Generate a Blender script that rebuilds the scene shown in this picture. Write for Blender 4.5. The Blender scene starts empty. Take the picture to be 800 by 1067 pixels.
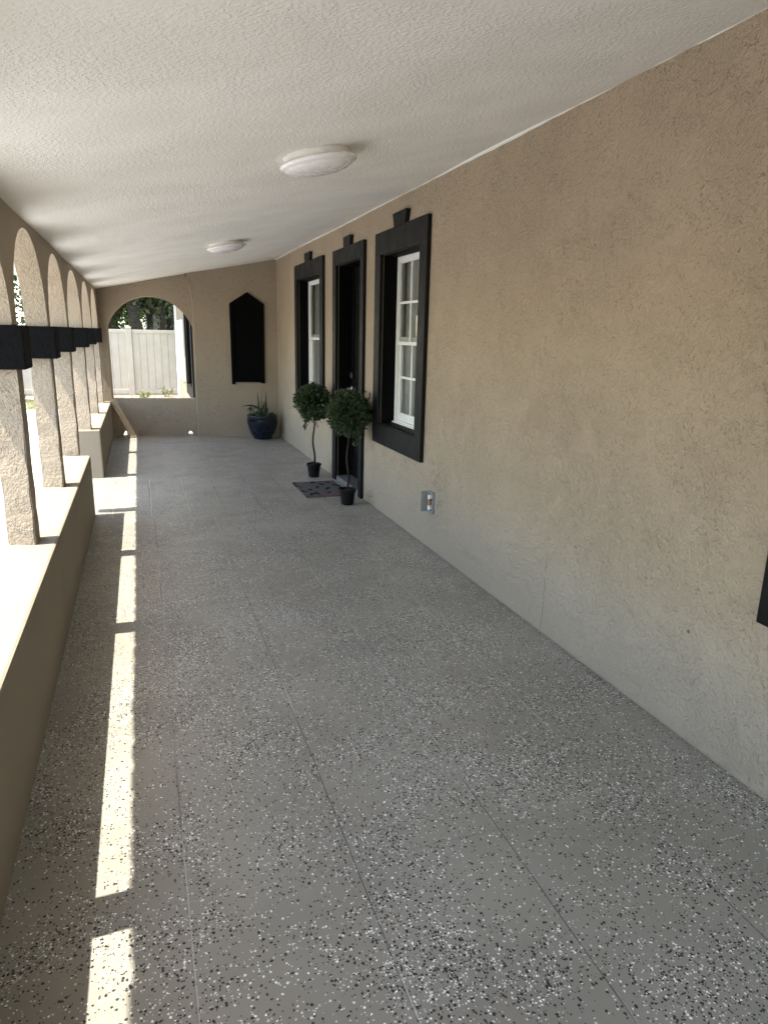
import bpy, bmesh, math, random
from mathutils import Vector, Matrix
from mathutils.geometry import tessellate_polygon
R = math.radians
rnd = random.Random(7)
sc = bpy.context.scene
C = sc.collection

# ------------------------------------------------------------------ measures (metres)
XR = 1.843          # house wall face
XW = -0.418         # inner face of the low wall
XC0, XC1 = -0.622, -0.502   # columns
ZT = 0.485          # top of low wall
YE = 9.88           # end wall face at the house wall; the wall runs slightly away from square
SL = 0.196          # ceiling slope
ZR = 2.428          # ceiling height at house wall
YB = -4.2           # back end of the porch behind the camera
def zc(x): return ZR - SL * (XR - x)
COLS = [-2.2, -0.35, 1.5, 3.34, 4.594, 5.812, 7.30, 8.72, 10.02]   # near faces of the columns
CW = 0.13
ZCAP0, ZCAP1 = 1.275, 1.455
YL = 10.24          # end wall at the arcade
SUN_RUN = 0.46      # horizontal run per metre of height
SUN_DY = 0.03

# ------------------------------------------------------------------ node helpers
class NT:
    def __init__(s, name):
        s.m = bpy.data.materials.new(name); s.m.use_nodes = True
        s.t = s.m.node_tree; s.n = s.t.nodes; s.l = s.t.links
        s.b = s.n['Principled BSDF']
        s.pos = s.n.new('ShaderNodeNewGeometry').outputs['Position']
    def link(s, v, sock):
        if v is None: return
        if isinstance(v, (int, float)): sock.default_value = v
        elif isinstance(v, (tuple, list)):
            sock.default_value = tuple(v) + (1,) if len(v) == 3 and sock.type == 'RGBA' else tuple(v)
        else: s.l.new(v, sock)
    def math(s, op, a, b=None, c=None, clamp=False):
        n = s.n.new('ShaderNodeMath'); n.operation = op; n.use_clamp = clamp
        s.link(a, n.inputs[0]); s.link(b, n.inputs[1]); s.link(c, n.inputs[2]); return n.outputs[0]
    def vmath(s, op, a, b=None, scale=None):
        n = s.n.new('ShaderNodeVectorMath'); n.operation = op
        s.link(a, n.inputs[0]); s.link(b, n.inputs[1])
        if scale is not None: s.link(scale, n.inputs['Scale'])
        return n.outputs[0]
    def noise(s, scale, detail=2, rough=.5, dist=0, vec=None, dim='3D'):
        n = s.n.new('ShaderNodeTexNoise'); n.noise_dimensions = dim
        n.inputs['Scale'].default_value = scale; n.inputs['Detail'].default_value = detail
        n.inputs['Roughness'].default_value = rough; n.inputs['Distortion'].default_value = dist
        s.l.new(vec or s.pos, n.inputs['Vector']); return n.outputs['Fac']
    def noisec(s, scale, detail=2, vec=None):
        n = s.n.new('ShaderNodeTexNoise'); n.inputs['Scale'].default_value = scale; n.inputs['Detail'].default_value = detail
        s.l.new(vec or s.pos, n.inputs['Vector']); return n.outputs['Color']
    def voro(s, scale, vec=None, metric='EUCLIDEAN', feature='F1', dim='3D', rand=1):
        n = s.n.new('ShaderNodeTexVoronoi'); n.voronoi_dimensions = dim; n.feature = feature
        if feature != 'DISTANCE_TO_EDGE': n.distance = metric
        n.inputs['Scale'].default_value = scale; n.inputs['Randomness'].default_value = rand
        s.l.new(vec or s.pos, n.inputs['Vector']); return n
    def ramp(s, v, a, b, c=0., d=1., smooth=True):
        n = s.n.new('ShaderNodeMapRange'); n.interpolation_type = 'SMOOTHSTEP' if smooth else 'LINEAR'
        s.link(v, n.inputs[0])
        for i, x in enumerate((a, b, c, d)): n.inputs[i + 1].default_value = x
        return n.outputs[0]
    def mix(s, f, a, b, mode='MIX'):
        n = s.n.new('ShaderNodeMix'); n.data_type = 'RGBA'; n.blend_type = mode
        s.link(f, n.inputs[0]); s.link(a, n.inputs[6]); s.link(b, n.inputs[7]); return n.outputs[2]
    def xyz(s, v=None):
        n = s.n.new('ShaderNodeSeparateXYZ'); s.l.new(v or s.pos, n.inputs[0]); return n.outputs
    def comb(s, x, y, z):
        n = s.n.new('ShaderNodeCombineXYZ'); s.link(x, n.inputs[0]); s.link(y, n.inputs[1]); s.link(z, n.inputs[2]); return n.outputs[0]
    def bump(s, h, strength=1, dist=.01, prev=None):
        n = s.n.new('ShaderNodeBump'); n.inputs['Strength'].default_value = strength; n.inputs['Distance'].default_value = dist
        s.l.new(h, n.inputs['Height'])
        if prev is not None: s.l.new(prev, n.inputs['Normal'])
        s.l.new(n.outputs[0], s.b.inputs['Normal']); return n.outputs[0]
    def col(s, v): s.link(v, s.b.inputs['Base Color'])
    def rough(s, v): s.link(v, s.b.inputs['Roughness'])
    def spec(s, v): s.link(v, s.b.inputs['Specular IOR Level'])

def flat(name, c, rough=.5, spec=.5, metal=0, var=.12, scale=30, bump=0):
    t = NT(name)
    f = t.noise(scale, 3, .6)
    t.col(t.mix(t.ramp(f, .3, .7), tuple(x * (1 - var) for x in c), tuple(min(1, x * (1 + var)) for x in c)))
    t.rough(t.ramp(f, .3, .7, max(.02, rough - .06), min(1, rough + .06))); t.spec(spec); t.b.inputs['Metallic'].default_value = metal
    if bump: t.bump(f, 1, bump)
    return t.m

def stucco(name, base, depth=.006, fine=1., marks=False, dark=.8, lines=.9):
    t = NT(name)
    w = t.vmath('ADD', t.pos, t.vmath('SCALE', t.vmath('SUBTRACT', t.noisec(9, 2), (.5, .5, .5)), scale=.05))
    big = t.noise(1.3, 3, .55)
    # trowelled lumps
    n1 = t.noise(48 * fine, 3, .55, .3, w)
    n2 = t.noise(120 * fine, 3, .6, 0, w)
    # short curved trowel ridges and nicks
    a = t.noise(44 * fine, 1.5, .4, .7, w)
    ridge = t.ramp(t.math('ABSOLUTE', t.math('SUBTRACT', a, .5)), 0, .016, 1, 0)
    mask = t.ramp(t.noise(24 * fine, 2, .5), .54, .66)
    lineh = t.math('MULTIPLY', ridge, mask)
    plate = t.ramp(n1, .32, .68)
    pits = t.math('MULTIPLY', t.ramp(t.noise(95 * fine, 2, .5, .4, w), .62, .70), t.ramp(t.noise(7 * fine, 3, .6), .42, .62))
    h = t.math('ADD', t.math('MULTIPLY', plate, .5), t.math('MULTIPLY', n2, .9))
    h = t.math('SUBTRACT', h, t.math('MULTIPLY', pits, .8))
    h = t.math('SUBTRACT', h, t.math('MULTIPLY', lineh, lines))
    amp = t.ramp(big, .35, .65, .72, 1.08)
    h = t.math('MULTIPLY', h, amp)
    c1 = tuple(x * .965 for x in base); c2 = tuple(x * 1.03 for x in base)
    c = t.mix(t.ramp(t.noise(2.2, 4, .6), .35, .65), c1, c2)
    c = t.mix(t.math('MULTIPLY', lineh, 1 - dark), c, (base[0] * .35, base[1] * .33, base[2] * .3))
    c = t.mix(t.math('MULTIPLY', pits, (1 - dark) * .8), c, (base[0] * .4, base[1] * .38, base[2] * .34))
    if marks:
        X, Y, Z = t.xyz()
        # settlement crack running up from the floor
        wob = t.math('MULTIPLY', t.math('SUBTRACT', t.noise(9, 3, .6), .5), .05)
        d = t.math('ABSOLUTE', t.math('SUBTRACT', t.math('ADD', Y, wob), 2.775))
        cr = t.math('MULTIPLY', t.ramp(d, .001, .006, 1, 0), t.ramp(Z, .36, .44, 1, 0))
        cr = t.math('MULTIPLY', cr, t.ramp(t.noise(22, 2), .38, .5))
        c = t.mix(t.math('MULTIPLY', cr, .75), c, (.06, .05, .04))
        # grey repaired plaster and scuffs around the electric outlet
        dd = t.vmath('LENGTH', t.vmath('MULTIPLY', t.vmath('SUBTRACT', t.pos, (XR, 4.22, .40)), (0, 1.1, 1)))
        n = t.n.new('ShaderNodeVectorMath'); n.operation = 'LENGTH'
        t.l.new(t.vmath('MULTIPLY', t.vmath('SUBTRACT', t.pos, (XR, 4.16, .42)), (0, 1.2, .9)), n.inputs[0])
        pm = t.ramp(t.math('ADD', n.outputs['Value'], t.math('MULTIPLY', t.noise(14, 3, .6), .22)), .16, .42, 1, 0)
        sc_ = t.ramp(t.noise(30, 4, .75), .44, .6)
        c = t.mix(t.math('MULTIPLY', t.math('MULTIPLY', pm, sc_), .6), c, (.09, .075, .06))
        # a drilled anchor hole
        n3 = t.n.new('ShaderNodeVectorMath'); n3.operation = 'LENGTH'
        t.l.new(t.vmath('SUBTRACT', t.pos, (XR, 1.82, .417)), n3.inputs[0])
        c = t.mix(t.ramp(n3.outputs['Value'], .006, .009, 1, 0), c, (.02, .018, .015))
        # paler, greyer tone towards the floor, fading out up the wall
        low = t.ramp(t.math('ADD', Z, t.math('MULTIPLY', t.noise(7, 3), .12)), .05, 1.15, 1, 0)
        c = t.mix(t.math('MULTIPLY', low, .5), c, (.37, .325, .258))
        # grime line where the wall meets the floor
        gr = t.math('MULTIPLY', t.ramp(t.math('ADD', Z, t.math('MULTIPLY', t.noise(18, 4, .7), .03)), .010, .030, 1, 0), .3)
        c = t.mix(gr, c, (.12, .105, .085))
    t.col(c); t.rough(.85); t.spec(.25)
    t.bump(h, 1, depth)
    return t.m

TAN = (.378, .300, .216)
M = {}
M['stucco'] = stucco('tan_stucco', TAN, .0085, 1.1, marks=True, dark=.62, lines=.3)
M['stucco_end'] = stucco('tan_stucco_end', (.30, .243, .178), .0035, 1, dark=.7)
M['stucco_col'] = stucco('tan_stucco_rough', (.35, .292, .225), .009, 1.1, dark=.9, lines=.35)
M['stucco_arch'] = stucco('tan_stucco_arch', (.43, .355, .27), .006, 1.2, dark=.9, lines=.35)
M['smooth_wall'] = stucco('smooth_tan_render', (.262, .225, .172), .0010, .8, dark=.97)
def ceiling_mat():
    t = NT('white_knockdown_ceiling')
    big = t.noise(1.1, 2)
    n1 = t.ramp(t.noise(78, 3, .55, .4), .40, .64)
    n2 = t.noise(130, 2, .5)
    h = t.math('ADD', n1, t.math('MULTIPLY', n2, .4))
    h = t.math('MULTIPLY', h, t.ramp(big, .35, .65, .6, 1.2))
    t.col(t.mix(t.ramp(t.noise(3, 4), .35, .65), (.80, .785, .75), (.85, .835, .805)))
    t.rough(.9); t.spec(.2); t.bump(h, 1, .0014)
    return t.m
M['ceiling'] = ceiling_mat()

def floor_mat():
    t = NT('grey_flake_epoxy')
    X, Y, Z = t.xyz()
    base = t.mix(t.ramp(t.noise(1.7, 3, .55), .35, .65), (.240, .224, .190), (.285, .268, .230))
    # joints of the concrete slabs showing through the coating
    def comb_lines(v, x0, per, w):
        f = t.math('FRACT', t.math('ADD', t.math('DIVIDE', t.math('SUBTRACT', v, x0), per), 100.5))
        d = t.math('MULTIPLY', t.math('ABSOLUTE', t.math('SUBTRACT', f, .5)), per)
        return t.ramp(d, w * .4, w, 1, 0)
    wob = t.math('MULTIPLY', t.math('SUBTRACT', t.noise(.9, 2), .5), .02)
    Xw = t.math('ADD', X, wob)
    near = t.ramp(Y, 5.63, 5.64, 1, 0); band = t.math('MULTIPLY', t.ramp(Y, 5.64, 5.65), t.ramp(Y, 7.12, 7.13, 1, 0))
    far = t.ramp(Y, 7.13, 7.14)
    j1 = t.math('MULTIPLY', comb_lines(Xw, .03, .455, .0034), near)
    j2 = t.math('MULTIPLY', t.math('MULTIPLY', comb_lines(Xw, .005, .30, .007), 1.), band)
    jt = t.math('MAXIMUM', t.ramp(t.math('ABSOLUTE', t.math('SUBTRACT', Y, 5.64)), .003, .009, 1, 0),
                t.ramp(t.math('ABSOLUTE', t.math('SUBTRACT', Y, 7.125)), .003, .009, 1, 0))
    jx = t.math('MULTIPLY', t.math('MULTIPLY', comb_lines(Y, .52, 1.03, .004), near), .35)
    jj = t.math('MAXIMUM', t.math('MAXIMUM', j1, j2), t.math('MAXIMUM', t.math('MULTIPLY', jt, .6), jx))
    fade = t.ramp(t.noise(2.2, 2, .5), .26, .46, .45, 1)
    jj = t.math('MULTIPLY', jj, fade)
    tone = t.ramp(t.noise(1.1, 1), .44, .56)
    c = t.mix(t.math('MULTIPLY', jj, .6), base, t.mix(tone, (.09, .083, .075), (.44, .43, .39)))
    # broadcast vinyl flakes, thrown by hand so patchy
    pv = t.comb(X, Y, 0.)
    clump = t.noise(2.6, 4, .62, .35)
    clump2 = t.noise(9, 2, .5)
    dens = t.math('MULTIPLY', t.ramp(clump, .39, .68, .24, 1.0), t.ramp(clump2, .3, .7, .6, 1.3))
    dens = t.math('ADD', dens, t.math('MULTIPLY', far, .1))
    wv = t.vmath('ADD', pv, t.vmath('SCALE', t.vmath('SUBTRACT', t.noisec(230, 2), (.5, .5, .5)), scale=.0062))
    for k, (s, met, r0, off) in enumerate(((122, 'MANHATTAN', .41, 0.), (160, 'CHEBYCHEV', .25, .37), (100, 'EUCLIDEAN', .24, .71))):
        v = t.voro(s, t.vmath('ADD', wv, (off, off * 1.7, 0)), met, dim='2D')
        sep = t.n.new('ShaderNodeSeparateColor'); t.l.new(v.outputs['Color'], sep.inputs[0])
        cr, cg, cb = sep.outputs
        size = t.math('MULTIPLY', t.math('ADD', .45, t.math('MULTIPLY', cb, .95)), r0)
        on = t.math('MULTIPLY', t.math('LESS_THAN', cr, t.math('MULTIPLY', dens, .37)), t.math('SUBTRACT', 1, t.math('MULTIPLY', jj, .7)))
        white = t.math('GREATER_THAN', cg, .53)
        size = t.math('MULTIPLY', size, t.math('SUBTRACT', 1.18, t.math('MULTIPLY', white, .24)))
        inside = t.math('LESS_THAN', v.outputs['Distance'], size)
        m = t.math('MULTIPLY', inside, on)
        fc = t.mix(white, t.mix(t.ramp(cg, 0, .53), (.006, .006, .006), (.025, .025, .026)), t.mix(t.ramp(cg, .53, 1), (.60, .59, .56), (.92, .905, .87)))
        c = t.mix(m, c, fc)
    # dust and grime gathered along the foot of the house wall
    ed = t.math('MULTIPLY', t.ramp(t.math('ADD', X, t.math('MULTIPLY', t.noise(11, 4, .7), .05)), XR - .02, XR + .03, 0, 1), .3)
    c = t.mix(ed, c, (.10, .09, .075))
    t.col(c)
    t.rough(t.ramp(t.noise(5, 3), .3, .7, .34, .46)); t.spec(.4)
    h = t.math('SUBTRACT', t.math('MULTIPLY', t.noise(60, 3, .5), .25), jj)
    t.bump(h, .6, .003)
    return t.m
M['floor'] = floor_mat()
M['black'] = flat('black_trim_paint', (.0036, .0035, .0033), .5, .2, var=.4, scale=9, bump=.0006)
M['black_recess'] = flat('black_gloss_paint', (.0012, .0012, .0012), .6, .08, var=.1)
M['niche'] = flat('flat_black_paint', (.0012, .0012, .0014), .7, .06, var=.1)
M['capital'] = flat('black_rough_paint', (.0045, .0045, .0048), .85, .12, var=.3, scale=40, bump=.006)
M['vinyl'] = flat('white_window_vinyl', (.78, .78, .75), .4, .5, var=.03)
M['fence'] = flat('white_fence_vinyl', (.42, .385, .315), .5, .4, var=.06, scale=4)
M['lamp'] = flat('white_acrylic', (.84, .82, .83), .25, .5, var=.02)
M['lamp_base'] = flat('white_lamp_ring', (.70, .67, .62), .4, .5, var=.03)
M['pot'] = flat('black_plastic_pot', (.0035, .0035, .0035), .55, .2, var=.2)
M['soil'] = flat('dark_soil', (.03, .022, .015), .95, .2, var=.4, scale=60, bump=.01)
M['blue'] = flat('blue_glazed_ceramic', (.004, .009, .017), .18, .4, var=.4, scale=8)
M['bark'] = flat('bark', (.05, .040, .030), .9, .2, var=.4, scale=14, bump=.03)
M['stem'] = flat('twisted_stem', (.022, .015, .011), .8, .3, var=.3, scale=60, bump=.004)
M['steel'] = flat('brushed_nickel', (.55, .54, .52), .32, .5, metal=1, var=.05)
M['plate'] = flat('grey_outlet_metal', (.24, .24, .24), .4, .5, metal=.4, var=.12)
M['socket'] = flat('white_socket_plastic', (.75, .73, .70), .4, .5, var=.03)
M['copper'] = flat('orange_socket_plastic', (.30, .13, .05), .5, .5, var=.1)
M['rust'] = flat('aluminium_threshold', (.35, .35, .36), .4, .5, metal=.8, var=.12)
M['roof'] = flat('clay_roof_tile', (.33, .17, .10), .8, .3, var=.25, scale=12)
M['blind'] = flat('grey_window_blind', (.50, .50, .47), .8, .2, var=.1, scale=6)
M['screen'] = flat('grey_insect_screen', (.42, .43, .41), .8, .2, var=.08, scale=6)
M['nroof'] = flat('grey_shingle_roof', (.32, .33, .36), .85, .2, var=.2, scale=8)
M['nwall'] = flat('pale_siding', (.30, .30, .30), .8, .2, var=.05, scale=3)
M['sill'] = flat('pale_sill', (.62, .60, .55), .8, .2, var=.05)
def leafmat(name, c1, c2, trans=.25):
    t = NT(name)
    oi = t.n.new('ShaderNodeNewGeometry').outputs['Random Per Island']
    t.col(t.mix(oi, c1, c2)); t.rough(.45); t.spec(.4)
    # a little light passes through thin leaves
    tr = t.n.new('ShaderNodeBsdfTranslucent'); t.l.new(t.mix(oi, tuple(x * 1.2 for x in c1), tuple(x * 1.3 for x in c2)), tr.inputs[0])
    ms = t.n.new('ShaderNodeMixShader'); ms.inputs[0].default_value = trans
    t.l.new(t.b.outputs[0], ms.inputs[1]); t.l.new(tr.outputs[0], ms.inputs[2])
    t.l.new(ms.outputs[0], t.n['Material Output'].inputs[0]); return t.m
M['leaf_top'] = leafmat('topiary_leaf', (.008, .018, .006), (.075, .115, .048))
M['leaf_blade'] = leafmat('strap_leaf', (.018, .034, .016), (.05, .075, .04))
M['leaf_small'] = leafmat('small_leaf', (.02, .035, .018), (.08, .10, .06))
M['leaf_dark'] = leafmat('tree_leaf_dark', (.015, .028, .010), (.05, .08, .025))
M['leaf_light'] = leafmat('tree_leaf_light', (.07, .12, .025), (.16, .24, .06), .4)
M['grass'] = leafmat('grass_blade', (.12, .16, .05), (.33, .33, .14), .3)
M['weed'] = leafmat('weed_leaf', (.10, .14, .04), (.28, .30, .10), .3)
def glass_mat():
    t = NT('window_glass')
    gl = t.n.new('ShaderNodeBsdfGlossy'); gl.inputs['Roughness'].default_value = .02
    gl.inputs[0].default_value = (.92, .92, .91, 1)
    tr = t.n.new('ShaderNodeBsdfTransparent'); tr.inputs[0].default_value = (.82, .83, .81, 1)
    fr = t.n.new('ShaderNodeFresnel'); fr.inputs[0].default_value = 1.75
    ms = t.n.new('ShaderNodeMixShader'); t.l.new(fr.outputs[0], ms.inputs[0])
    t.l.new(tr.outputs[0], ms.inputs[1]); t.l.new(gl.outputs[0], ms.inputs[2])
    t.l.new(ms.outputs[0], t.n['Material Output'].inputs[0]); return t.m
M['glass'] = glass_mat()
def ground_mat():
    t = NT('sandy_ground')
    f = t.noise(.8, 5, .65)
    c = t.mix(t.ramp(f, .35, .65), (.36, .32, .25), (.46, .42, .35))
    c = t.mix(t.ramp(t.noise(6, 4, .7), .5, .72), c, (.22, .22, .10))
    t.col(c); t.rough(.95); t.spec(.1); t.bump(t.noise(25, 5, .7), 1, .03); return t.m
M['ground'] = ground_mat()
def drive_mat():
    t = NT('pale_concrete')
    X, Y, Z = t.xyz()
    c = t.mix(t.ramp(t.noise(.9, 5, .6), .35, .65), (.38, .37, .355), (.48, .47, .45))
    f = t.math('FRACT', t.math('ADD', t.math('DIVIDE', Y, 1.5), 50.3))
    d = t.math('MULTIPLY', t.math('ABSOLUTE', t.math('SUBTRACT', f, .5)), 1.5)
    c = t.mix(t.ramp(d, .008, .02, .7, 0), c, (.2, .2, .2))
    t.col(c); t.rough(.9); t.spec(.2); t.bump(t.noise(40, 4, .7), 1, .01); return t.m
M['drive'] = drive_mat()
def bed_mat():
    t = NT('pink_mulch_bed')
    c = t.mix(t.ramp(t.noise(18, 4, .7), .35, .65), (.20, .12, .10), (.42, .33, .30))
    t.col(c); t.rough(.95); t.bump(t.noise(30, 4, .7), 1, .03); return t.m
M['bed'] = bed_mat()
def mat_mat():
    t = NT('woven_doormat')
    X, Y, Z = t.xyz()
    w = t.vmath('MULTIPLY', t.pos, (1.6, 1, 1))
    f = t.noise(9.5, 1, .4, .2, w)
    g = t.noise(5, 1, .4, 0, t.vmath('ADD', t.pos, (3, 1, 0)))
    c = t.mix(t.ramp(t.noise(140, 2), .3, .7), (.085, .078, .08), (.125, .115, .115))
    c = t.mix(t.ramp(f, .56, .60), c, (.018, .016, .018))
    c = t.mix(t.math('MULTIPLY', t.ramp(g, .57, .62), .8), c, (.16, .075, .075))
    t.col(c); t.rough(.95); t.spec(.1); t.bump(t.noise(220, 2), 1, .004); return t.m
M['mat'] = mat_mat()

# ------------------------------------------------------------------ geometry helpers
WLOC = {}
def obj(name, bm, mat, parent=None, smooth=False, shift=True):
    """vertices arrive in world coordinates and are moved into the parent's frame"""
    me = bpy.data.meshes.new(name)
    bmesh.ops.recalc_face_normals(bm, faces=bm.faces) if shift != 'leaf' else None
    if parent is not None:
        off = WLOC.get(parent.name, Vector((0, 0, 0)))
        bmesh.ops.translate(bm, verts=bm.verts, vec=-off)
    bm.to_mesh(me); bm.free()
    if smooth:
        for p in me.polygons: p.use_smooth = True
    for m in (mat if isinstance(mat, (list, tuple)) else [mat]): me.materials.append(m)
    o = bpy.data.objects.new(name, me); C.objects.link(o)
    if name in ('trim', 'pointed_shutter', 'capital', 'door_leaf', 'frame'):
        md = o.modifiers.new('Bevel', 'BEVEL'); md.width = .0035; md.segments = 2; md.limit_method = 'ANGLE'; md.angle_limit = R(50)
    if parent is not None: o.parent = parent; WLOC[o.name] = WLOC.get(parent.name, Vector((0, 0, 0)))
    else: WLOC[o.name] = Vector((0, 0, 0))
    return o
def empty(name, loc, parent=None):
    o = bpy.data.objects.new(name, None); C.objects.link(o); o.empty_display_size = .1
    w = Vector(loc); o.location = w - (WLOC[parent.name] if parent is not None else Vector((0, 0, 0)))
    if parent is not None: o.parent = parent
    WLOC[o.name] = w; return o
def tag(o, label=None, cat=None, group=None, kind=None):
    if label: o['label'] = label
    if cat: o['category'] = cat
    if group: o['group'] = group
    if kind: o['kind'] = kind
    return o
def dup(root, loc, rz=0., label=None, scale=1.):
    r = root.copy(); C.objects.link(r); r.location = loc; r.rotation_euler = (0, 0, rz); r.scale = (scale,) * 3
    if label: r['label'] = label
    for ch in list(root.children):
        c = ch.copy(); C.objects.link(c); c.parent = r
        for g in list(ch.children):
            d = g.copy(); C.objects.link(d); d.parent = c
    return r

def box(bm, x0, x1, y0, y1, z0, z1, bevel=0):
    vs = [bm.verts.new((x, y, z)) for z in (z0, z1) for y in (y0, y1) for x in (x0, x1)]
    fs = [(0, 2, 3, 1), (4, 5, 7, 6), (0, 1, 5, 4), (2, 6, 7, 3), (0, 4, 6, 2), (1, 3, 7, 5)]
    faces = [bm.faces.new([vs[i] for i in f]) for f in fs]
    if bevel:
        es = list({e for f in faces for e in f.edges})
        bmesh.ops.bevel(bm, geom=es, offset=bevel, segments=2, affect='EDGES', profile=.5)
def extrude_poly(bm, loops, axis, a, b):
    """loops: outer then holes, 2-D points; extruded along axis 'x' or 'y' from a to b"""
    def P(u, v, w): return (w, u, v) if axis == 'x' else (u, w, v)
    flatv = [p for l in loops for p in l]
    tris = tessellate_polygon([[Vector((u, v, 0)) for u, v in l] for l in loops])
    A = [bm.verts.new(P(u, v, a)) for u, v in flatv]; B = [bm.verts.new(P(u, v, b)) for u, v in flatv]
    for t in tris:
        try: bm.faces.new([A[i] for i in t]); bm.faces.new([B[i] for i in reversed(t)])
        except ValueError: pass
    k = 0
    for l in loops:
        n = len(l)
        for i in range(n):
            j = (i + 1) % n
            bm.faces.new((A[k + i], A[k + j], B[k + j], B[k + i]))
        k += n
def rect(u0, u1, v0, v1): return [(u0, v0), (u1, v0), (u1, v1), (u0, v1)]
def lathe(bm, prof, cx, cy, cz, seg=40, close=True):
    rings = []
    for r, z in prof:
        rings.append([bm.verts.new((cx + r * math.cos(2 * math.pi * i / seg), cy + r * math.sin(2 * math.pi * i / seg), cz + z)) for i in range(seg)] if r > 1e-6
                     else [bm.verts.new((cx, cy, cz + z))])
    for A, B in zip(rings, rings[1:]):
        for i in range(seg):
            j = (i + 1) % seg
            if len(A) == 1 and len(B) == 1: continue
            if len(A) == 1: bm.faces.new((A[0], B[j], B[i]))
            elif len(B) == 1: bm.faces.new((A[i], A[j], B[0]))
            else: bm.faces.new((A[i], A[j], B[j], B[i]))
def tube(bm, pts, radii, seg=8):
    rings = []
    pts = [Vector(p) for p in pts]
    for i, p in enumerate(pts):
        d = (pts[min(i + 1, len(pts) - 1)] - pts[max(i - 1, 0)]).normalized()
        s = d.cross(Vector((0, 0, 1)) if abs(d.z) < .9 else Vector((0, 1, 0))).normalized(); u = s.cross(d)
        r = radii[i] if isinstance(radii, (list, tuple)) else radii
        rings.append([bm.verts.new(p + (s * math.cos(2 * math.pi * k / seg) + u * math.sin(2 * math.pi * k / seg)) * r) for k in range(seg)])
    for A, B in zip(rings, rings[1:]):
        for k in range(seg): bm.faces.new((A[k], A[(k + 1) % seg], B[(k + 1) % seg], B[k]))
    bm.faces.new(rings[0]); bm.faces.new(list(reversed(rings[-1])))
def leaf(bm, p, d, L, W, g=None, fold=.25):
    g = g or rnd
    d = d.normalized(); s = d.cross(Vector((g.uniform(-1, 1), g.uniform(-1, 1), g.uniform(-1, 1))))
    if s.length < 1e-4: return
    s.normalize(); n = s.cross(d)
    a = bm.verts.new(p); b = bm.verts.new(p + d * L * .5 + s * W / 2 + n * W * fold); c = bm.verts.new(p + d * L); e = bm.verts.new(p + d * L * .5 - s * W / 2 + n * W * fold)
    bm.faces.new((a, b, c)); bm.faces.new((a, c, e))
def rdir(g):
    while True:
        v = Vector((g.uniform(-1, 1), g.uniform(-1, 1), g.uniform(-1, 1)))
        if .05 < v.length < 1: return v.normalized()

def skew_end(bm):   # turn the end wall and what hangs on it 7 degrees about the house corner
    bmesh.ops.rotate(bm, verts=bm.verts, cent=(XR, YE, 0), matrix=Matrix.Rotation(-R(7.2), 3, 'Z'))
# ------------------------------------------------------------------ ground
bm = bmesh.new(); vs = [bm.verts.new(p) for p in ((-150, -150, -.08), (150, -150, -.08), (150, 150, -.08), (-150, 150, -.08))]; bm.faces.new(vs)
tag(obj('ground', bm, M['ground']), 'pale sandy ground around the porch and along the fence', 'ground', kind='structure')
bm = bmesh.new(); box(bm, -7.5, -.66, -14, 14.4, -.5, -.05)
tag(obj('driveway', bm, M['drive']), 'sunlit pale concrete driveway outside the arcade', 'driveway', kind='structure')
bm = bmesh.new(); box(bm, XC0 - .03, XR + .1, YB, YE + .45, -.4, 0)
tag(obj('porch_floor', bm, M['floor']), 'grey epoxy porch floor sprinkled with black and white flakes', 'floor', kind='structure')
bm = bmesh.new(); box(bm, -8, 1.8, 16.1, 16.93, -.2, -.02)
tag(obj('planting_bed', bm, M['bed']), 'reddish mulch bed along the foot of the white fence', 'bed', kind='structure')

# ------------------------------------------------------------------ house
house = tag(empty('house', (XR, 4, 0)), 'tan stucco house with black trimmed windows and black door along the porch', 'house')
W_NEAR = (4.40, 5.475, .583, 2.22); W_FAR = (7.18, 8.56, .58, 2.228); W_EDGE = (.45, 1.525, .583, 2.22); DOOR = (5.785, 6.78, 0.0, 2.22)
def opening(w, m=.13, mb=.16, mt=.165): return (w[0] + m, w[1] - m, w[2] + mb, w[3] - mt)
D_OPEN = (5.87, 6.66, .045, 2.085)
bm = bmesh.new()
outer = [(YB, -.4), (D_OPEN[0], -.4), (D_OPEN[0], D_OPEN[3]), (D_OPEN[1], D_OPEN[3]), (D_OPEN[1], -.4), (YE + .25, -.4), (YE + .25, zc(XR) + .05), (YB, zc(XR) + .05)]
holes = []
for w in (W_NEAR, W_FAR, W_EDGE):
    o = opening(w); holes.append(rect(o[0], o[1], o[2], o[3]))
extrude_poly(bm, [outer] + holes, 'x', XR, XR + .22)
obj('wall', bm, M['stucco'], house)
# thin white caulked edge where ceiling meets wall
bm = bmesh.new(); g = random.Random(3); prev = None
n = 150
for i in range(n + 1):
    y = YB + (YE - YB) * i / n; h = .005 + .004 * g.random() + .002 * math.sin(y * 2.1); z = zc(XR)
    q = [bm.verts.new((XR - .012, y, z + .02)), bm.verts.new((XR - .010, y, z - h * .4)), bm.verts.new((XR - .001, y, z - h))]
    if prev:
        for a in range(2): bm.faces.new((prev[a], prev[a + 1], q[a + 1], q[a]))
    prev = q
obj('caulk_edge', bm, M['ceiling'], house)
# end wall, with the kink in its left edge
bm = bmesh.new()
XE = .688
extrude_poly(bm, [[(XE, -.4), (XR + .03, -.4), (XR + .03, zc(XR) + .04), (XE - .07, zc(XE - .07) + .04), (XE - .062, 2.17), (XE - .045, 2.09), (XE - .012, 1.93), (XE, 1.84)]], 'y', YE, YE + .24)
bmesh.ops.bevel(bm, geom=[e for e in bm.edges if all(abs(v.co.y - YE) < 1e-4 and v.co.x < XE + .01 for v in e.verts) and abs(e.verts[0].co.z - e.verts[1].co.z) > .03], offset=.022, segments=3, affect='EDGES')
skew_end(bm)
obj('end_wall', bm, M['stucco_end'], house)

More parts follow.
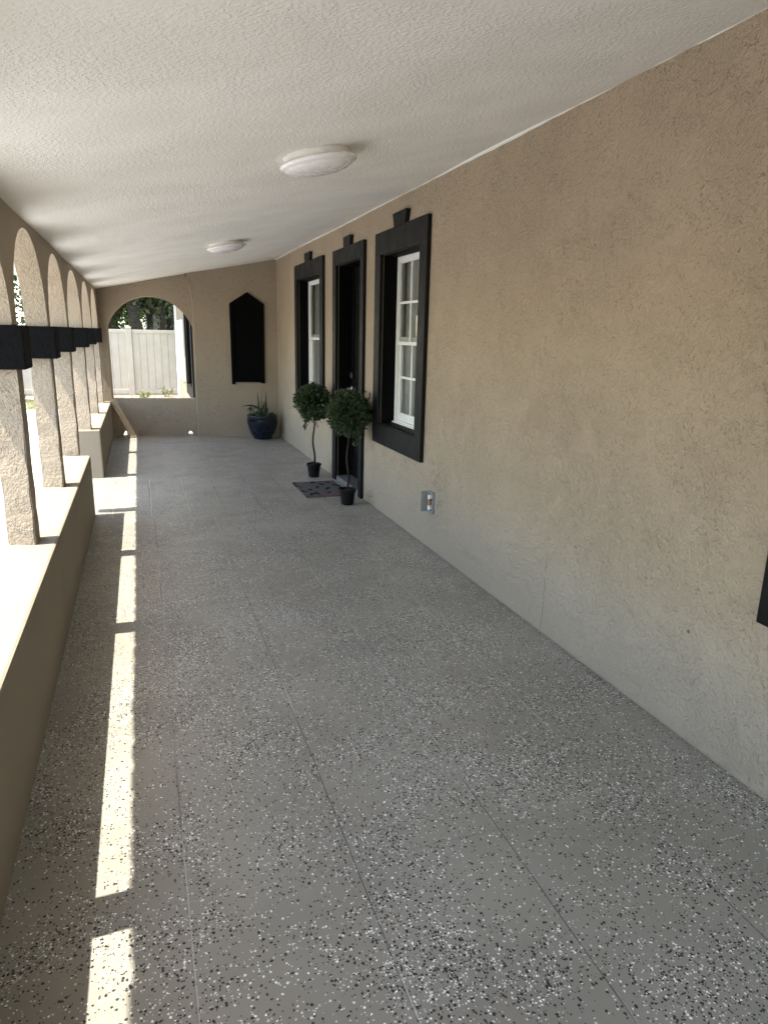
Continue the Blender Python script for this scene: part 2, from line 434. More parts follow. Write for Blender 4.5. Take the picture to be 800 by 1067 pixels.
def window_front(w, cols, rows, name='window', parent=house, x=XR, key=True, white=False, deep=.115, backing='blind'):
    """window facing -x in the plane x"""
    y0, y1, z0, z1 = w
    win = empty(name, (x, (y0 + y1) / 2, z0), parent)
    o = opening(w)
    bm = bmesh.new(); yc = (y0 + y1) / 2 - .012
    if key: extrude_poly(bm, [[(y0, z0), (y1, z0), (y1, z1), (yc + .11, z1), (yc + .142, z1 + .088), (yc - .142, z1 + .088), (yc - .11, z1), (y0, z1)], rect(*o)], 'x', x - .030, x + .002)
    else: extrude_poly(bm, [rect(*w), rect(*o)], 'x', x - .030, x + .002)
    if key:   # the keystone stands a little prouder than the frame
        extrude_poly(bm, [[(yc - .108, z1 - .004), (yc + .108, z1 - .004), (yc + .143, z1 + .09), (yc - .143, z1 + .09)]], 'x', x - .036, x - .028)
    obj('trim', bm, M['vinyl'] if white else M['black'], win)
    i = .012; bm = bmesh.new()
    extrude_poly(bm, [rect(*o), rect(o[0] + i, o[1] - i, o[2] + i, o[3] - i)], 'x', x + .002, x + deep + .06)
    obj('reveal', bm, M['vinyl'] if white else M['black_recess'], win)
    a, b, c, d = o[0] + i, o[1] - i, o[2] + i, o[3] - i
    xs = x + deep
    bm = bmesh.new(); f = .022
    extrude_poly(bm, [rect(a, b, c, d), rect(a + f, b - f, c + f, d - f)], 'x', xs - .004, xs + .06)
    box(bm, xs - .02, xs - .002, a, b, c, c + .012)
    obj('frame', bm, M['vinyl'], win)
    a, b, c, d = a + f, b - f, c + f, d - f
    zm = (c + d) / 2 + .01
    for (s0, s1, xo) in ((zm - .03, d, 0.004), (c, zm + .03, .024)):
        bm = bmesh.new(); r = .026 if xo < .01 else .032
        extrude_poly(bm, [rect(a + .002, b - .002, s0, s1), rect(a + r, b - r, s0 + r + (.03 if xo > .01 else 0), s1 - r)], 'x', xs + xo, xs + xo + .022)
        pa, pb, pc, pd = a + r, b - r, s0 + r + (.03 if xo > .01 else 0), s1 - r
        for k in range(1, cols):
            yy = pa + (pb - pa) * k / cols; box(bm, xs + xo + .003, xs + xo + .018, yy - .009, yy + .009, pc - .002, pd + .002)
        for k in range(1, rows):
            zz = pc + (pd - pc) * k / rows; box(bm, xs + xo + .0045, xs + xo + .0165, pa - .002, pb + .002, zz - .009, zz + .009)
        obj('sash', bm, M['vinyl'], win)
        bm = bmesh.new(); xg = xs + xo + .011
        vs = [bm.verts.new(q) for q in ((xg, pa - .003, pc - .003), (xg, pa - .003, pd + .003), (xg, pb + .003, pd + .003), (xg, pb + .003, pc - .003))]; bm.faces.new(vs)
        obj('pane', bm, M['glass'], win, False, 'leaf')
    bm = bmesh.new(); box(bm, xs + .065, xs + .075, o[0] - .1, o[1] + .1, o[2] - .1, o[3] + .1)
    obj('blind', bm, M[backing], win)
    return win
window_front(W_NEAR, 3, 2)
window_front(W_FAR, 1, 1, backing='screen')
window_front(W_EDGE, 3, 2)
# front door
door = empty('door', (XR, 6.33, 0), house)
yc = 6.28
bm = bmesh.new()
extrude_poly(bm, [[(DOOR[0], 0.0), (D_OPEN[0], 0.0), (D_OPEN[0], D_OPEN[3]), (D_OPEN[1], D_OPEN[3]), (D_OPEN[1], 0.0), (DOOR[1], 0.0), (DOOR[1], DOOR[3]), (yc + .10, DOOR[3]), (yc + .115, DOOR[3] + .082), (yc - .115, DOOR[3] + .082), (yc - .10, DOOR[3]), (DOOR[0], DOOR[3])]], 'x', XR - .030, XR + .002)
extrude_poly(bm, [[(yc - .098, DOOR[3] - .004), (yc + .098, DOOR[3] - .004), (yc + .116, DOOR[3] + .084), (yc - .116, DOOR[3] + .084)]], 'x', XR - .036, XR - .028)
obj('trim', bm, M['black'], door)
bm = bmesh.new(); i = .012
extrude_poly(bm, [[(D_OPEN[0], .002), (D_OPEN[0] + i, .002), (D_OPEN[0] + i, D_OPEN[3] - i), (D_OPEN[1] - i, D_OPEN[3] - i), (D_OPEN[1] - i, .002), (D_OPEN[1], .002), (D_OPEN[1], D_OPEN[3]), (D_OPEN[0], D_OPEN[3])]], 'x', XR + .002, XR + .21)
obj('reveal', bm, M['black_recess'], door)
bm = bmesh.new(); xd = XR + .13
box(bm, xd, xd + .045, D_OPEN[0] + i, D_OPEN[1] - i, .05, D_OPEN[3] - i)
for (a0, a1) in ((5.95, 6.23), (6.29, 6.57)):
    for (c0, c1) in ((.2, .85), (1.0, 1.9)):
        extrude_poly(bm, [rect(a0, a1, c0, c1), rect(a0 + .03, a1 - .03, c0 + .03, c1 - .03)], 'x', xd - .012, xd + .001)
obj('door_leaf', bm, M['black_recess'], door)
bm = bmesh.new(); box(bm, XR - .02, XR + .14, D_OPEN[0] + .014, D_OPEN[1] - .014, .001, .048, .006)
obj('threshold', bm, M['rust'], door)
bm = bmesh.new(); tube(bm, [(xd, 6.59, 1.06), (xd - .02, 6.59, 1.06)], .03, 16)
obj('lock', bm, M['steel'], door, False)
bm = bmesh.new(); tube(bm, [(xd + .002, 6.59, .93), (xd - .02, 6.59, .93), (xd - .0205, 6.59, .93), (xd - .055, 6.59, .93), (xd - .06, 6.56, .93), (xd - .06, 6.49, .93)], [.03, .03, .011, .011, .011, .009], 14)
obj('handle', bm, M['steel'], door, True)

# part of the house beyond the end arch
XY = .80
bm = bmesh.new()
Y1 = (11.5, 13.15, .36, 2.02); Y2 = (13.95, 15.6, .50, 1.66)
hl = []
for w in (Y1, Y2):
    o = opening(w); hl.append(rect(*o))
extrude_poly(bm, [rect(YE + .3, 16.35, -.4, 2.5)] + hl, 'x', XY, XY + .22)
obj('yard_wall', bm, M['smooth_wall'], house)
window_front(Y1, 1, 1, x=XY, key=False, backing='screen')
window_front(Y2, 2, 2, x=XY, key=False, white=True)
bm = bmesh.new(); box(bm, XY - .035, XY + .1, 16.05, 16.36, -.08, 2.5)
obj('corner_board', bm, M['vinyl'], house)
bm = bmesh.new(); box(bm, XY - .62, 3.2, YE + .66, 16.6, 2.32, 2.5)
obj('yard_eave', bm, M['vinyl'], house)

# ------------------------------------------------------------------ arch wall at the far end of the porch
bm = bmesh.new()
ax0, ax1, aspr, acr, alow = -.430, .685, 1.50, 1.89, .52
arch = [(ax0, alow), (ax1, alow)]
ns = 30; mx = (ax0 + ax1) / 2; hw = (ax1 - ax0) / 2; hh = acr - aspr; rad = (hw * hw + hh * hh) / (2 * hh); a0 = math.asin(hw / rad)
for k in range(ns + 1):
    th = a0 - 2 * a0 * k / ns; arch.append((mx + rad * math.sin(th), acr - rad + rad * math.cos(th)))
g0 = [(-.625, -.4), (-.335, -.4), (-.335, .0), (-.31, .05), (-.28, .078), (-.262, .06), (-.262, -.4), (.56, -.4), (.56, .03), (.585, .07), (.615, .06), (.63, .03), (.63, -.4), (XE + .02, -.4),
      (XE + .02, 1.80), (XE - .03, 2.0), (XE - .055, zc(XE) + .02), (-.625, zc(-.625) + .03)]
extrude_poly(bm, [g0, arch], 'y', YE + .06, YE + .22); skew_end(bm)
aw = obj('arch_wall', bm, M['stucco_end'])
tag(aw, 'tan end wall of the porch with a wide round arch open to the yard and fence', 'wall')

# ------------------------------------------------------------------ arcade
arc = tag(empty('porch_arcade', (XW, 4, 0)), 'row of tan stucco arches on square columns and a low wall with black capitals', 'arcade')
# wall above the columns with all arches
ZS, ZA = ZCAP1 - .01, 1.925
pts = []
y_first, y_last = COLS[0], YE + .03
out = [(YB, ZS)]
def arch_pts(a, b, n=26):
    m, r = (a + b) / 2, (b - a) / 2
    return [(m - r * math.cos(math.pi * k / n), ZS + (ZA - ZS) * max(0, math.sin(math.pi * k / n)) ** .92) for k in range(n + 1)]
out = []
spans = [(YB + .1, COLS[0])] + [(COLS[i] + CW, COLS[i + 1]) for i in range(len(COLS) - 1)]
out.append((YB, ZS))
for a, b in spans: out += arch_pts(a, b)
out += [(YL + .05, ZS), (YL + .05, zc(XC1) + .02), (YB, zc(XC1) + .02)]
bm = bmesh.new(); extrude_poly(bm, [out], 'x', XC0, XC1)
obj('arch_band', bm, M['stucco_arch'], arc)
def lowwall(y0, y1):
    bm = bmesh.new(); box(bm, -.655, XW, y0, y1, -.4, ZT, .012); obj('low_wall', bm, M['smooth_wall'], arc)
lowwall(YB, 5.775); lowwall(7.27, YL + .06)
g = random.Random(5)
for y in COLS:
    # hand plastered wobble; near face skewed in shape so grazing sun lights it
    bm = bmesh.new(); sk = .030
    z0, z1 = ZT - .01, ZS + .02
    N = 12
    prev = None
    for k in range(N + 1):
        z = z0 + (z1 - z0) * k / N; j = lambda: g.uniform(-.0025, .0025)
        q = [bm.verts.new(p) for p in ((XC0 + j(), y + sk + j(), z), (XC1 + j(), y + j(), z), (XC1 + j(), y + CW + j(), z), (XC0 + j(), y + CW + j(), z))]
        if prev:
            for a in range(4): bm.faces.new((prev[a], prev[(a + 1) % 4], q[(a + 1) % 4], q[a]))
        else: bm.faces.new(q)
        prev = q
    bm.faces.new(prev)
    bmesh.ops.bevel(bm, geom=[e for e in bm.edges if abs(e.verts[0].co.z - e.verts[1].co.z) > .05], offset=.006, segments=2, affect='EDGES')
    col = obj('column', bm, M['stucco_col'], arc)
    bm = bmesh.new(); j = lambda: g.uniform(-.006, .006)
    box(bm, XC0 - .045 + j(), XC1 + .040 + j(), y - .032 + j(), y + CW + .035 + j(), ZCAP0 + j() * .5, ZCAP1 + .004, .007)
    obj('capital', bm, M['capital'], col)

# ------------------------------------------------------------------ porch roof
roof = tag(empty('porch_roof', (0, 4, 2.2)), 'sloping porch roof with a white textured ceiling', 'roof')
bm = bmesh.new(); NX, NY = 36, 120
from mathutils import noise as mn
x0, x1, y0, y1 = -.965, XR + .02, YB, YE + .6
grid = []
for i in range(NX + 1):
    row = []
    for k in range(NY + 1):
        x = x0 + (x1 - x0) * i / NX; y = y0 + (y1 - y0) * k / NY
        w = mn.noise(Vector((x * .9, y * .8, 3.))) * .010 + .006 * math.sin(y * 2.7 + 1) * max(0, 1 - (x + .6) / 1.2)
        row.append(bm.verts.new((x, y, zc(x) + w)))
    grid.append(row)
for i in range(NX):
    for k in range(NY): bm.faces.new((grid[i][k], grid[i + 1][k], grid[i + 1][k + 1], grid[i][k + 1]))
obj('ceiling', bm, M['ceiling'], roof, True)
bm = bmesh.new()
def slab(bm, xa, xb, dz0, dz1, ya, yb):
    vs = [bm.verts.new((x, y, zc(x) + d)) for d in (dz0, dz1) for y in (ya, yb) for x in (xa, xb)]
    for f in ((0, 2, 3, 1), (4, 5, 7, 6), (0, 1, 5, 4), (2, 6, 7, 3), (0, 4, 6, 2), (1, 3, 7, 5)): bm.faces.new([vs[i] for i in f])
slab(bm, -.965, 5., .03, .10, YB, YE + .62)
obj('roof_deck', bm, M['nwall'], roof)
bm = bmesh.new(); pitch = .165; prev = None
nk = int((YE + .6 - YB) / pitch * 8)
for k in range(nk + 1):   # barrel tiles: narrow raised covers between flat pans
    y = YB + (YE + .6 - YB) * k / nk; ph = (y / pitch) % 1; lift = .014 * max(0, math.sin(math.pi * min(1, ph / .45))) if ph < .45 else 0
    lift += .006 * mn.noise(Vector((0, math.floor(y / pitch) * 3.1, 0)))
    q = [bm.verts.new((xx, y, zc(xx) + .104 + lift + d)) for d in (0,) for xx in (-1.022 + .006 * mn.noise(Vector((7, math.floor(y / pitch) * 1.7, 0))), -.6, 1., 3., 5.)]
    if prev:
        for i in range(4): bm.faces.new((prev[i], prev[i + 1], q[i + 1], q[i]))
    prev = q
obj('roof_tiles', bm, M['roof'], roof)

# ------------------------------------------------------------------ ceiling lights
tilt = math.atan(SL)
def lamp(x, y, label):
    t = tag(empty('ceiling_light', (x, y, zc(x) - .003)), label, 'ceiling light', 'round white ceiling lights')
    bm = bmesh.new(); lathe(bm, [(0, .006), (.150, .006), (.152, -.004), (.150, -.022), (.0, -.024)], x, y, zc(x) - .003, 56)
    obj('mounting_ring', bm, M['lamp_base'], t, False)
    bm = bmesh.new(); lathe(bm, [(.146, -.020), (.168, -.023), (.175, -.030), (.172, -.039), (.161, -.045), (.155, -.047), (.151, -.052), (.13, -.063), (.10, -.071), (.05, -.077), (0, -.079)], x, y, zc(x) - .003, 56)
    obj('diffuser', bm, M['lamp'], t, True)
    t.rotation_euler = (0, -tilt, 0); return t
lamp(.80, 3.26, 'larger looking round white ceiling light in front of the window nearest the camera')
lamp(.785, 6.62, 'smaller looking round white ceiling light farther along the porch, before the end wall')

# ------------------------------------------------------------------ pointed black niche panel on the end wall
bm = bmesh.new()
extrude_poly(bm, [[(1.20, .735), (1.245, .735), (1.245, .765), (1.605, .765), (1.605, .752), (1.655, .752), (1.665, 1.83), (1.44, 1.985), (1.195, 1.83)],
                  [(1.245, .81), (1.605, .81), (1.615, 1.80), (1.44, 1.92), (1.245, 1.80)]], 'y', YE - .03, YE + .002); skew_end(bm)
sh = obj('pointed_shutter', bm, M['niche'])
tag(sh, 'flat black panel with a pointed top on the end wall above the blue pot', 'shutter')
bm = bmesh.new(); extrude_poly(bm, [[(1.243, .808), (1.607, .808), (1.617, 1.802), (1.44, 1.924), (1.243, 1.802)]], 'y', YE - .012, YE - .002); skew_end(bm)
obj('panel', bm, M['niche'], sh)

# ------------------------------------------------------------------ outlet
ot = tag(empty('electric_outlet', (XR, 4.22, .34)), 'uncovered electric outlet with an open flap low on the tan wall', 'outlet')
bm = bmesh.new(); extrude_poly(bm, [rect(4.18, 4.27, .262, .412), rect(4.195, 4.255, .28, .395)], 'x', XR - .012, XR + .002)
obj('box', bm, M['plate'], ot)
bm = bmesh.new(); box(bm, XR - .006, XR + .001, 4.195, 4.255, .28, .395); obj('back_plate', bm, M['pot'], ot)
for zz in (.30, .375):
    bm = bmesh.new(); tube(bm, [(XR - .006, 4.225, zz), (XR - .024, 4.225, zz)], .017, 14); obj('socket', bm, M['socket'], ot)
bm = bmesh.new(); box(bm, XR - .022, XR - .006, 4.208, 4.242, .322, .352, .003); obj('switch_block', bm, M['copper'], ot)
bm = bmesh.new()   # flap hinged on its far side, standing open
c, s = math.cos(R(84)), math.sin(R(84))
P0 = Vector((XR - .012, 4.275, 0)); d = Vector((-s, c, 0)); nn = Vector((c, s, 0)) * .004
for (z0, z1, u0, u1) in ((.262, .408, 0, .045),):
    vs = []
    for zz in (z0, z1):
        for q in (P0 + d * u0, P0 + d * u1, P0 + d * u1 + nn, P0 + d * u0 + nn): vs.append(bm.verts.new((q.x, q.y, zz)))
    for f in ((0, 1, 2, 3), (7, 6, 5, 4), (0, 4, 5, 1), (1, 5, 6, 2), (2, 6, 7, 3), (3, 7, 4, 0)): bm.faces.new([vs[k] for k in f])
obj('flap', bm, M['plate'], ot)

# ------------------------------------------------------------------ doormat
bm = bmesh.new(); box(bm, 1.35, 1.775, 5.93, 6.575, .001, .013, .004)
tag(obj('doormat', bm, M['mat']), 'grey woven doormat with dark and pink blotches lying before the door', 'doormat')

# ------------------------------------------------------------------ topiaries
def topiary(x, y, h, rc, label, seed, tuft):
    g = random.Random(seed)
    t = tag(empty('topiary_tree', (x, y, 0)), label, 'topiary', 'ball topiaries beside the door')
    bm = bmesh.new(); lathe(bm, [(0, .002), (.050, .002), (.054, .006), (.068, .118), (.074, .118), (.077, .124), (.077, .140), (.072, .143), (.066, .138), (.064, .125), (0, .122)], x, y, 0, 32)
    obj('pot', bm, M['pot'], t, False)
    bm = bmesh.new(); lathe(bm, [(.066, .118), (.05, .128), (.02, .132), (0, .131)], x, y, 0, 20); obj('soil', bm, M['soil'], t, True)
    zc_ = h - rc
    pts = []; rr = []
    for k in range(15):
        z = .12 + (zc_ - .05 - .12) * k / 14; pts.append((x + .012 * math.sin(z * 17 + seed), y + .012 * math.cos(z * 15 + seed), z)); rr.append(.0105 - .003 * k / 14)
    bm = bmesh.new(); tube(bm, pts, rr, 10)
    for k in range(8):
        d = rdir(g); d.z = abs(d.z) * .6; p = Vector((pts[-1])); tube(bm, [p, p + d * rc * .4, p + d * rc * .75 + Vector((0, 0, .02))], [.005, .004, .002], 5)
    obj('trunk', bm, M['stem'], t, True)
    bm = bmesh.new()
    clumps = [(rdir(g), g.uniform(.86, 1.08)) for _ in range(60)]
    for _ in range(4200):
        d0, f = g.choice(clumps); d = (d0 + rdir(g) * .42).normalized()
        rad = rc * f * (g.random() ** .4) * .98
        p = Vector((x, y, zc_)) + d * rad * (1 if d.z > -.3 else .92)
        leaf(bm, p, d + rdir(g) * .9 + Vector((0, 0, .1)), g.uniform(.022, .044), g.uniform(.014, .024), g)
    for k in range(16):   # stray shoots
        d = rdir(g); d.z = d.z * .6 + .35; d.normalize(); q0 = Vector((x, y, zc_)) + d * rc * .9
        for j in range(7): leaf(bm, q0 + d * .012 * j + rdir(g) * .006, d + rdir(g) * .8, .026, .014, g)
    for k in range(60):   # a sprig that hangs out of the ball
        f = k / 60; p = Vector((x + tuft[0] * (.7 + .25 * f), y + tuft[1] * .8, zc_ - rc * (.7 + .55 * f))) + rdir(g) * .02
        leaf(bm, p, rdir(g) + Vector((0, 0, -.6)), .03, .018, g)
    obj('crown', bm, M['leaf_top'], t, False, 'leaf')
    return t
topiary(1.64, 6.86, .95, .19, 'ball topiary in a small black pot, standing at the far corner of the doormat', 11, (-.11, -.05))
topiary(1.645, 5.62, .985, .195, 'ball topiary in a small black pot, nearer one beside the big window and outlet', 23, (.06, -.08))

# ------------------------------------------------------------------ blue planter
px, py = 1.56, 9.60
t = tag(empty('blue_planter', (px, py, 0)), 'glossy dark blue ceramic pot with a strappy leaved plant in the porch corner', 'potted plant')
bm = bmesh.new(); lathe(bm, [(0, .004), (.110, .004), (.122, .012), (.160, .08), (.192, .16), (.208, .225), (.212, .27), (.206, .31), (.210, .318), (.212, .332), (.202, .338), (.190, .325), (.185, .30), (0, .29)], px, py, 0, 48)
obj('pot', bm, M['blue'], t, True)
bm = bmesh.new(); lathe(bm, [(.186, .296), (.1, .31), (0, .315)], px, py, 0, 24); obj('soil', bm, M['soil'], t, True)
def blade(bm, base, dirxy, L, W, rise, droop, n=9):
    pts = []
    for k in range(n + 1):
        f = k / n; r = L * f * (1 - rise) + L * droop * f * f * .3
        pts.append(Vector((base[0] + dirxy[0] * r, base[1] + dirxy[1] * r, base[2] + L * (rise * f * 1.15 - droop * f * f))))
    prev = None; s = Vector((-dirxy[1], dirxy[0], 0)).normalized()
    for k, p in enumerate(pts):
        f = k / n; w = W * (1 - f ** 2.2) * (.6 + .4 * min(1, f * 4)); up = Vector((0, 0, w * .6))
        q = (bm.verts.new(p - s * w / 2 + up), bm.verts.new(p), bm.verts.new(p + s * w / 2 + up))
        if prev:
            bm.faces.new((prev[0], prev[1], q[1], q[0])); bm.faces.new((prev[1], prev[2], q[2], q[1]))
        prev = q
g = random.Random(4)
bm = bmesh.new()
for (dx, dy, L, W, rise, droop) in ((.35, -.1, .42, .03, .95, .05), (.8, -.2, .40, .03, .85, .15), (-.25, -.2, .34, .026, .95, .05), (.1, .1, .33, .024, .98, .02), (-1, -.12, .62, .034, .60, .46),
                                    (-.9, -.5, .36, .026, .7, .45), (.55, -.5, .30, .026, .8, .3), (.95, .2, .30, .024, .8, .3), (-.5, .3, .28, .022, .9, .2), (.2, -.7, .27, .024, .75, .35), (-.15, -.05, .25, .02, .98, .02)):
    m = math.hypot(dx, dy); blade(bm, (px + g.uniform(-.05, .07), py + g.uniform(-.05, .05), .30), (dx / m, dy / m), L * 1.05, W * 1.5, rise, droop)
obj('strap_leaves', bm, M['leaf_blade'], t, False, 'leaf')
bm = bmesh.new()
for _ in range(170):
    a = g.uniform(0, 6.28); r = .19 * math.sqrt(g.random()); p = Vector((px - .03 + r * math.cos(a), py + r * math.sin(a), .30 + g.uniform(0, .12) * (1 if math.cos(a) < .3 else .5)))
    leaf(bm, p, rdir(g) + Vector((0, 0, .7)), g.uniform(.03, .055), g.uniform(.015, .024), g)
obj('low_leaves', bm, M['leaf_small'], t, False, 'leaf')

# ------------------------------------------------------------------ fence
fn = tag(empty('white_fence', (0, 17, 0)), 'white vinyl privacy fence of vertical boards across the yard', 'fence')
posts = [-12.3 + 2.01 * k for k in range(9)]
posts = [x - (posts[6] + .22) for x in posts]
for xx in posts:
    bm = bmesh.new(); box(bm, xx - .065, xx + .065, 16.935, 17.065, -.2, 1.50, .006)
    lathe_top = [bm.verts.new((xx + a * .075, 17 + b * .075, 1.50)) for a, b in ((-1, -1), (1, -1), (1, 1), (-1, 1))]; tip = bm.verts.new((xx, 17, 1.545))
    for k in range(4): bm.faces.new((lathe_top[k], lathe_top[(k + 1) % 4], tip))
    bm.faces.new(list(reversed(lathe_top))); obj('post', bm, M['fence'], fn)
for a, b in zip(posts, posts[1:]):
    bm = bmesh.new(); u = a + .066
    w = (b - a - .132) / 12
    for k in range(12): box(bm, u + k * w + .005, u + (k + 1) * w - .005, 16.985, 17.015, -.02, 1.40)
    box(bm, u, b - .066, 16.996, 17.004, -.02, 1.40); obj('panel', bm, M['fence'], fn)
    for z0, z1 in ((1.38, 1.455), (.02, .12)):
        bm = bmesh.new(); box(bm, u, b - .066, 16.97, 17.03, z0, z1, .004); obj('rail', bm, M['fence'], fn)

# ------------------------------------------------------------------ grass and weeds
g = random.Random(9); bm = bmesh.new()
def tuftgrass(x, y, n, h, z=-.08):
    for _ in range(n):
        a = g.uniform(0, 6.28); d = Vector((math.cos(a) * .5, math.sin(a) * .5, 1)); L = g.uniform(.4, 1) * h
        p = Vector((x + g.gauss(0, .06), y + g.gauss(0, .06), z)); s = Vector((-math.sin(a), math.cos(a), 0)) * .005
        q = p + d * L
        bm.faces.new((bm.verts.new(p - s), bm.verts.new(p + s), bm.verts.new(q)))
for _ in range(1000): tuftgrass(g.uniform(-7, -1.0), g.uniform(14.5, 16.2), 8, .10)
for _ in range(420): tuftgrass(g.uniform(-1.0, .75), g.uniform(14.2, 16.9), 8, .12)
tag(obj('grass', bm, M['grass'], None, False, 'leaf'), 'sparse sunlit grass and weeds before the white fence', 'grass', kind='stuff')
def weed(x, y, h, n, seed, label):
    g = random.Random(seed); t = tag(empty('weed_plant', (x, y, -.08)), label, 'weed', 'weeds at the foot of the fence')
    bs = bmesh.new(); bl = bmesh.new()
    for _ in range(n):
        a = g.uniform(0, 6.28); tip = Vector((x + math.cos(a) * h * .5, y + math.sin(a) * h * .5, -.08 + h * g.uniform(.5, 1))); b0 = Vector((x, y, -.08))
        tube(bs, [b0, (b0 + tip) / 2 + Vector((0, 0, h * .12)), tip], [.004, .003, .002], 5)
        for k in range(9):
            f = g.uniform(.3, 1); leaf(bl, b0.lerp(tip, f), rdir(g) + Vector((0, 0, .3)), g.uniform(.04, .08), .03, g)
    obj('stems', bs, M['stem'], t); obj('leaves', bl, M['weed'], t, False, 'leaf')
weed(.05, 16.0, .24, 12, 1, 'yellow green weed before the fence, in the middle of the end arch')
weed(.52, 16.5, .30, 9, 2, 'taller weed at the fence close to the white house corner')
weed(-2.45, 16.2, .26, 12, 3, 'weed in the grass seen through the gap behind the first column')

# ------------------------------------------------------------------ trees
def tree(x, y, h, r, mat, label, seed, trunk=.16, nl=2600, lo=.35, fork=3, lsize=.16, lean=0.):
    g = random.Random(seed); t = tag(empty('yard_tree', (x, y, -.08)), label, 'tree', 'trees around the yard')
    bm = bmesh.new(); tips = []
    fz = h * .36
    top = Vector((x + lean, y, fz)); tube(bm, [(x, y, -.1), (x + lean * .3, y, fz * .4), (x + lean * .7, y + .05, fz * .75), top], [trunk * 1.25, trunk, trunk * .9, trunk * .8], 10)
    for k in range(fork):
        a = 2 * math.pi * k / fork + g.uniform(-.4, .4); ln = h * g.uniform(.32, .46)
        m = top + Vector((math.cos(a) * ln * .35, math.sin(a) * ln * .35, ln * .45)); e = top + Vector((math.cos(a) * ln * .8, math.sin(a) * ln * .8, ln))
        tube(bm, [top - Vector((0, 0, .1)), m, e], [trunk * .65, trunk * .45, trunk * .2], 8); tips += [m, e]
        for j in range(4):
            b2 = a + g.uniform(-1.2, 1.2); s0 = m.lerp(e, g.random()); e2 = s0 + Vector((math.cos(b2), math.sin(b2), g.uniform(-.1, .8))) * r * g.uniform(.35, .7)
            tube(bm, [s0, (s0 + e2) / 2 + Vector((0, 0, .1)), e2], [trunk * .22, trunk * .14, trunk * .05], 6); tips.append(e2)
    obj('trunk', bm, M['bark'], t, True)
    bm = bmesh.new()
    cen = [p + rdir(g) * r * .25 for p in tips for _ in range(2)]
    for _ in range(12):
        a = g.uniform(0, 6.28); rr = r * math.sqrt(g.uniform(.1, 1)); cen.append(Vector((x + rr * math.cos(a), y + rr * math.sin(a), h * g.uniform(lo, .92))))
    for _ in range(nl):
        c = g.choice(cen); p = c + Vector((g.gauss(0, 1), g.gauss(0, 1), g.gauss(0, .7))) * r * .17
        if y > 18 and p.y < 17.4: continue
        leaf(bm, p, rdir(g) + Vector((0, 0, -.3)), g.uniform(.6, 1.2) * lsize, lsize * .55, g)
    obj('crown', bm, mat, t, False, 'leaf'); return t
tree(.12, 19.4, 6.0, 2.2, M['leaf_dark'], 'dark tree with a thick trunk behind the fence, middle of the end arch', 31, .15, 4600, .2, 4, lean=-.25)
tree(.66, 20.6, 6.0, 2.0, M['leaf_dark'], 'dark tree behind the fence beside the pale roof', 32, .10, 2600, .24, 3)
tree(-1.1, 20.8, 5.2, 2.0, M['leaf_dark'], 'bushy dark tree behind the fence, next to the black capitals', 33, .12, 6000, .16, 4, lean=.4)
tree(-.7, 24.5, 5.0, 2.2, M['leaf_light'], 'sunlit bright green tree seen through the gap between the dark trunks', 34, .12, 9000, .08, 4)
tree(-5.2, 21.0, 6.0, 2.4, M['leaf_dark'], 'dark tree behind the fence beyond the driveway', 35, .2, 3000, .3, 4)
tree(3.2, 23.0, 6.5, 2.6, M['leaf_dark'], 'dark tree behind the fence and the white house corner', 36, .2, 3000, .3, 4)
tree(-13.5, 9.0, 6.5, 2.6, M['leaf_dark'], 'tree across the driveway standing opposite the arcade', 37, .2, 3000, .3, 4)
tree(-14.0, 17.0, 7.0, 2.8, M['leaf_dark'], 'tall tree at the far corner of the driveway', 38, .2, 3000, .3, 4)
tree(.9, 22.2, 5.6, 2.0, M['leaf_dark'], 'dark leafy tree behind the fence, just in front of the pale neighbouring house', 39, .12, 6000, .12, 4)
tree(-2.2, 22.0, 5.6, 2.2, M['leaf_dark'], 'dark leafy tree filling the space behind the fence post', 40, .12, 6000, .12, 4)
tree(.33, 21.4, 5.4, 1.8, M['leaf_dark'], 'dark leafy tree behind the thick trunk in the end arch', 41, .10, 6000, .1, 4)
tree(-.2, 27.0, 5.8, 2.6, M['leaf_dark'], 'far dark tree closing the gaps behind the bright green tree', 42, .12, 9000, .06, 4)
# neighbour's house behind the trees
nb = tag(empty('neighbour_house', (3.5, 30, 0)), 'pale neighbouring house with a grey roof behind the fence and trees', 'house')
bm = bmesh.new(); box(bm, .3, 9, 27, 34, -.1, 2.15); obj('wall', bm, M['nwall'], nb)
bm = bmesh.new(); extrude_poly(bm, [[(26.3, 2.15), (34.7, 2.15), (34.7, 2.3), (30.5, 4.3), (26.3, 2.3)]], 'x', -.1, 9.4); obj('roof', bm, M['nroof'], nb)
bm = bmesh.new(); box(bm, -.12, 9.42, 26.22, 26.298, 2.1, 2.34); obj('fascia', bm, M['vinyl'], nb)

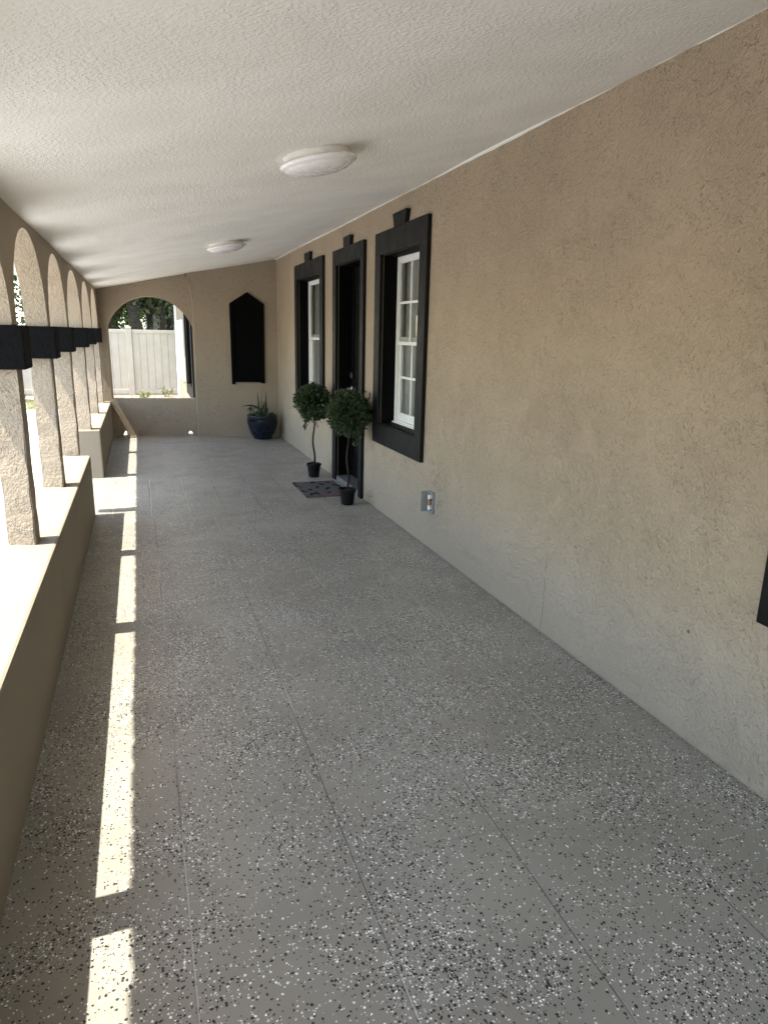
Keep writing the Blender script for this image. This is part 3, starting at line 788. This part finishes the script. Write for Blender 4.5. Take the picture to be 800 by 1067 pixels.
# ------------------------------------------------------------------ light
w = bpy.data.worlds.new("World"); sc.world = w; w.use_nodes = True
nt = w.node_tree
sky = nt.nodes.new('ShaderNodeTexSky'); sky.sky_type = 'NISHITA'; sky.sun_disc = False
elev = math.atan(1 / math.hypot(SUN_RUN, SUN_RUN * SUN_DY)); sky.sun_elevation = elev
travel = Vector((SUN_RUN, SUN_RUN * SUN_DY, -1)).normalized()
sky.sun_rotation = math.atan2(-travel.x, -travel.y)
sky.air_density = 1; sky.dust_density = 1.2; sky.ozone_density = 1
bg = nt.nodes['Background']; bg.inputs[1].default_value = .15
nt.links.new(sky.outputs[0], bg.inputs[0])
sl = bpy.data.lights.new('Sun', 'SUN'); sl.energy = 2.45; sl.angle = R(.5); sl.color = (1, .97, .91)
so = bpy.data.objects.new('Sun', sl); C.objects.link(so)
so.rotation_euler = travel.to_track_quat('-Z', 'Y').to_euler(); so.location = (-6, 3, 12)

# ------------------------------------------------------------------ camera
cd = bpy.data.cameras.new('Camera'); cam = bpy.data.objects.new('Camera', cd); C.objects.link(cam)
f, pi, ya, ro = 710.9, .2534, .3400, .0220
F = Vector((math.sin(ya) * math.cos(pi), math.cos(ya) * math.cos(pi), -math.sin(pi)))
R0 = Vector((math.cos(ya), -math.sin(ya), 0)); U0 = R0.cross(F)
Rv = R0 * math.cos(ro) + U0 * math.sin(ro); Uv = -R0 * math.sin(ro) + U0 * math.cos(ro)
mt = Matrix((Rv, Uv, -F)).transposed().to_4x4(); mt.translation = (0, 0, 1.45)
cam.matrix_world = mt
cd.sensor_fit = 'VERTICAL'; cd.sensor_height = 36; cd.lens = 36 * f / 1067
cd.clip_start = .03; cd.clip_end = 500
sc.camera = cam
sc.render.engine = 'CYCLES'
sc.render.resolution_x, sc.render.resolution_y = 767, 1024
cy = sc.cycles; cy.max_bounces = 12; cy.diffuse_bounces = 8; cy.glossy_bounces = 6; cy.transparent_max_bounces = 12; cy.transmission_bounces = 6
cy.use_denoising = True
try: cy.denoiser = 'OPENIMAGEDENOISE'; cy.denoising_input_passes = 'RGB_ALBEDO_NORMAL'; cy.denoising_prefilter = 'ACCURATE'
except Exception: pass
cy.sample_clamp_indirect = 8
vs_ = sc.view_settings; vs_.view_transform = 'Standard'; vs_.look = 'None'; vs_.exposure = 2.58; vs_.gamma = 1
vs_.use_curve_mapping = False
vs_.use_white_balance = True; vs_.white_balance_temperature = 7000; vs_.white_balance_tint = 8   # the phone's automatic white balance
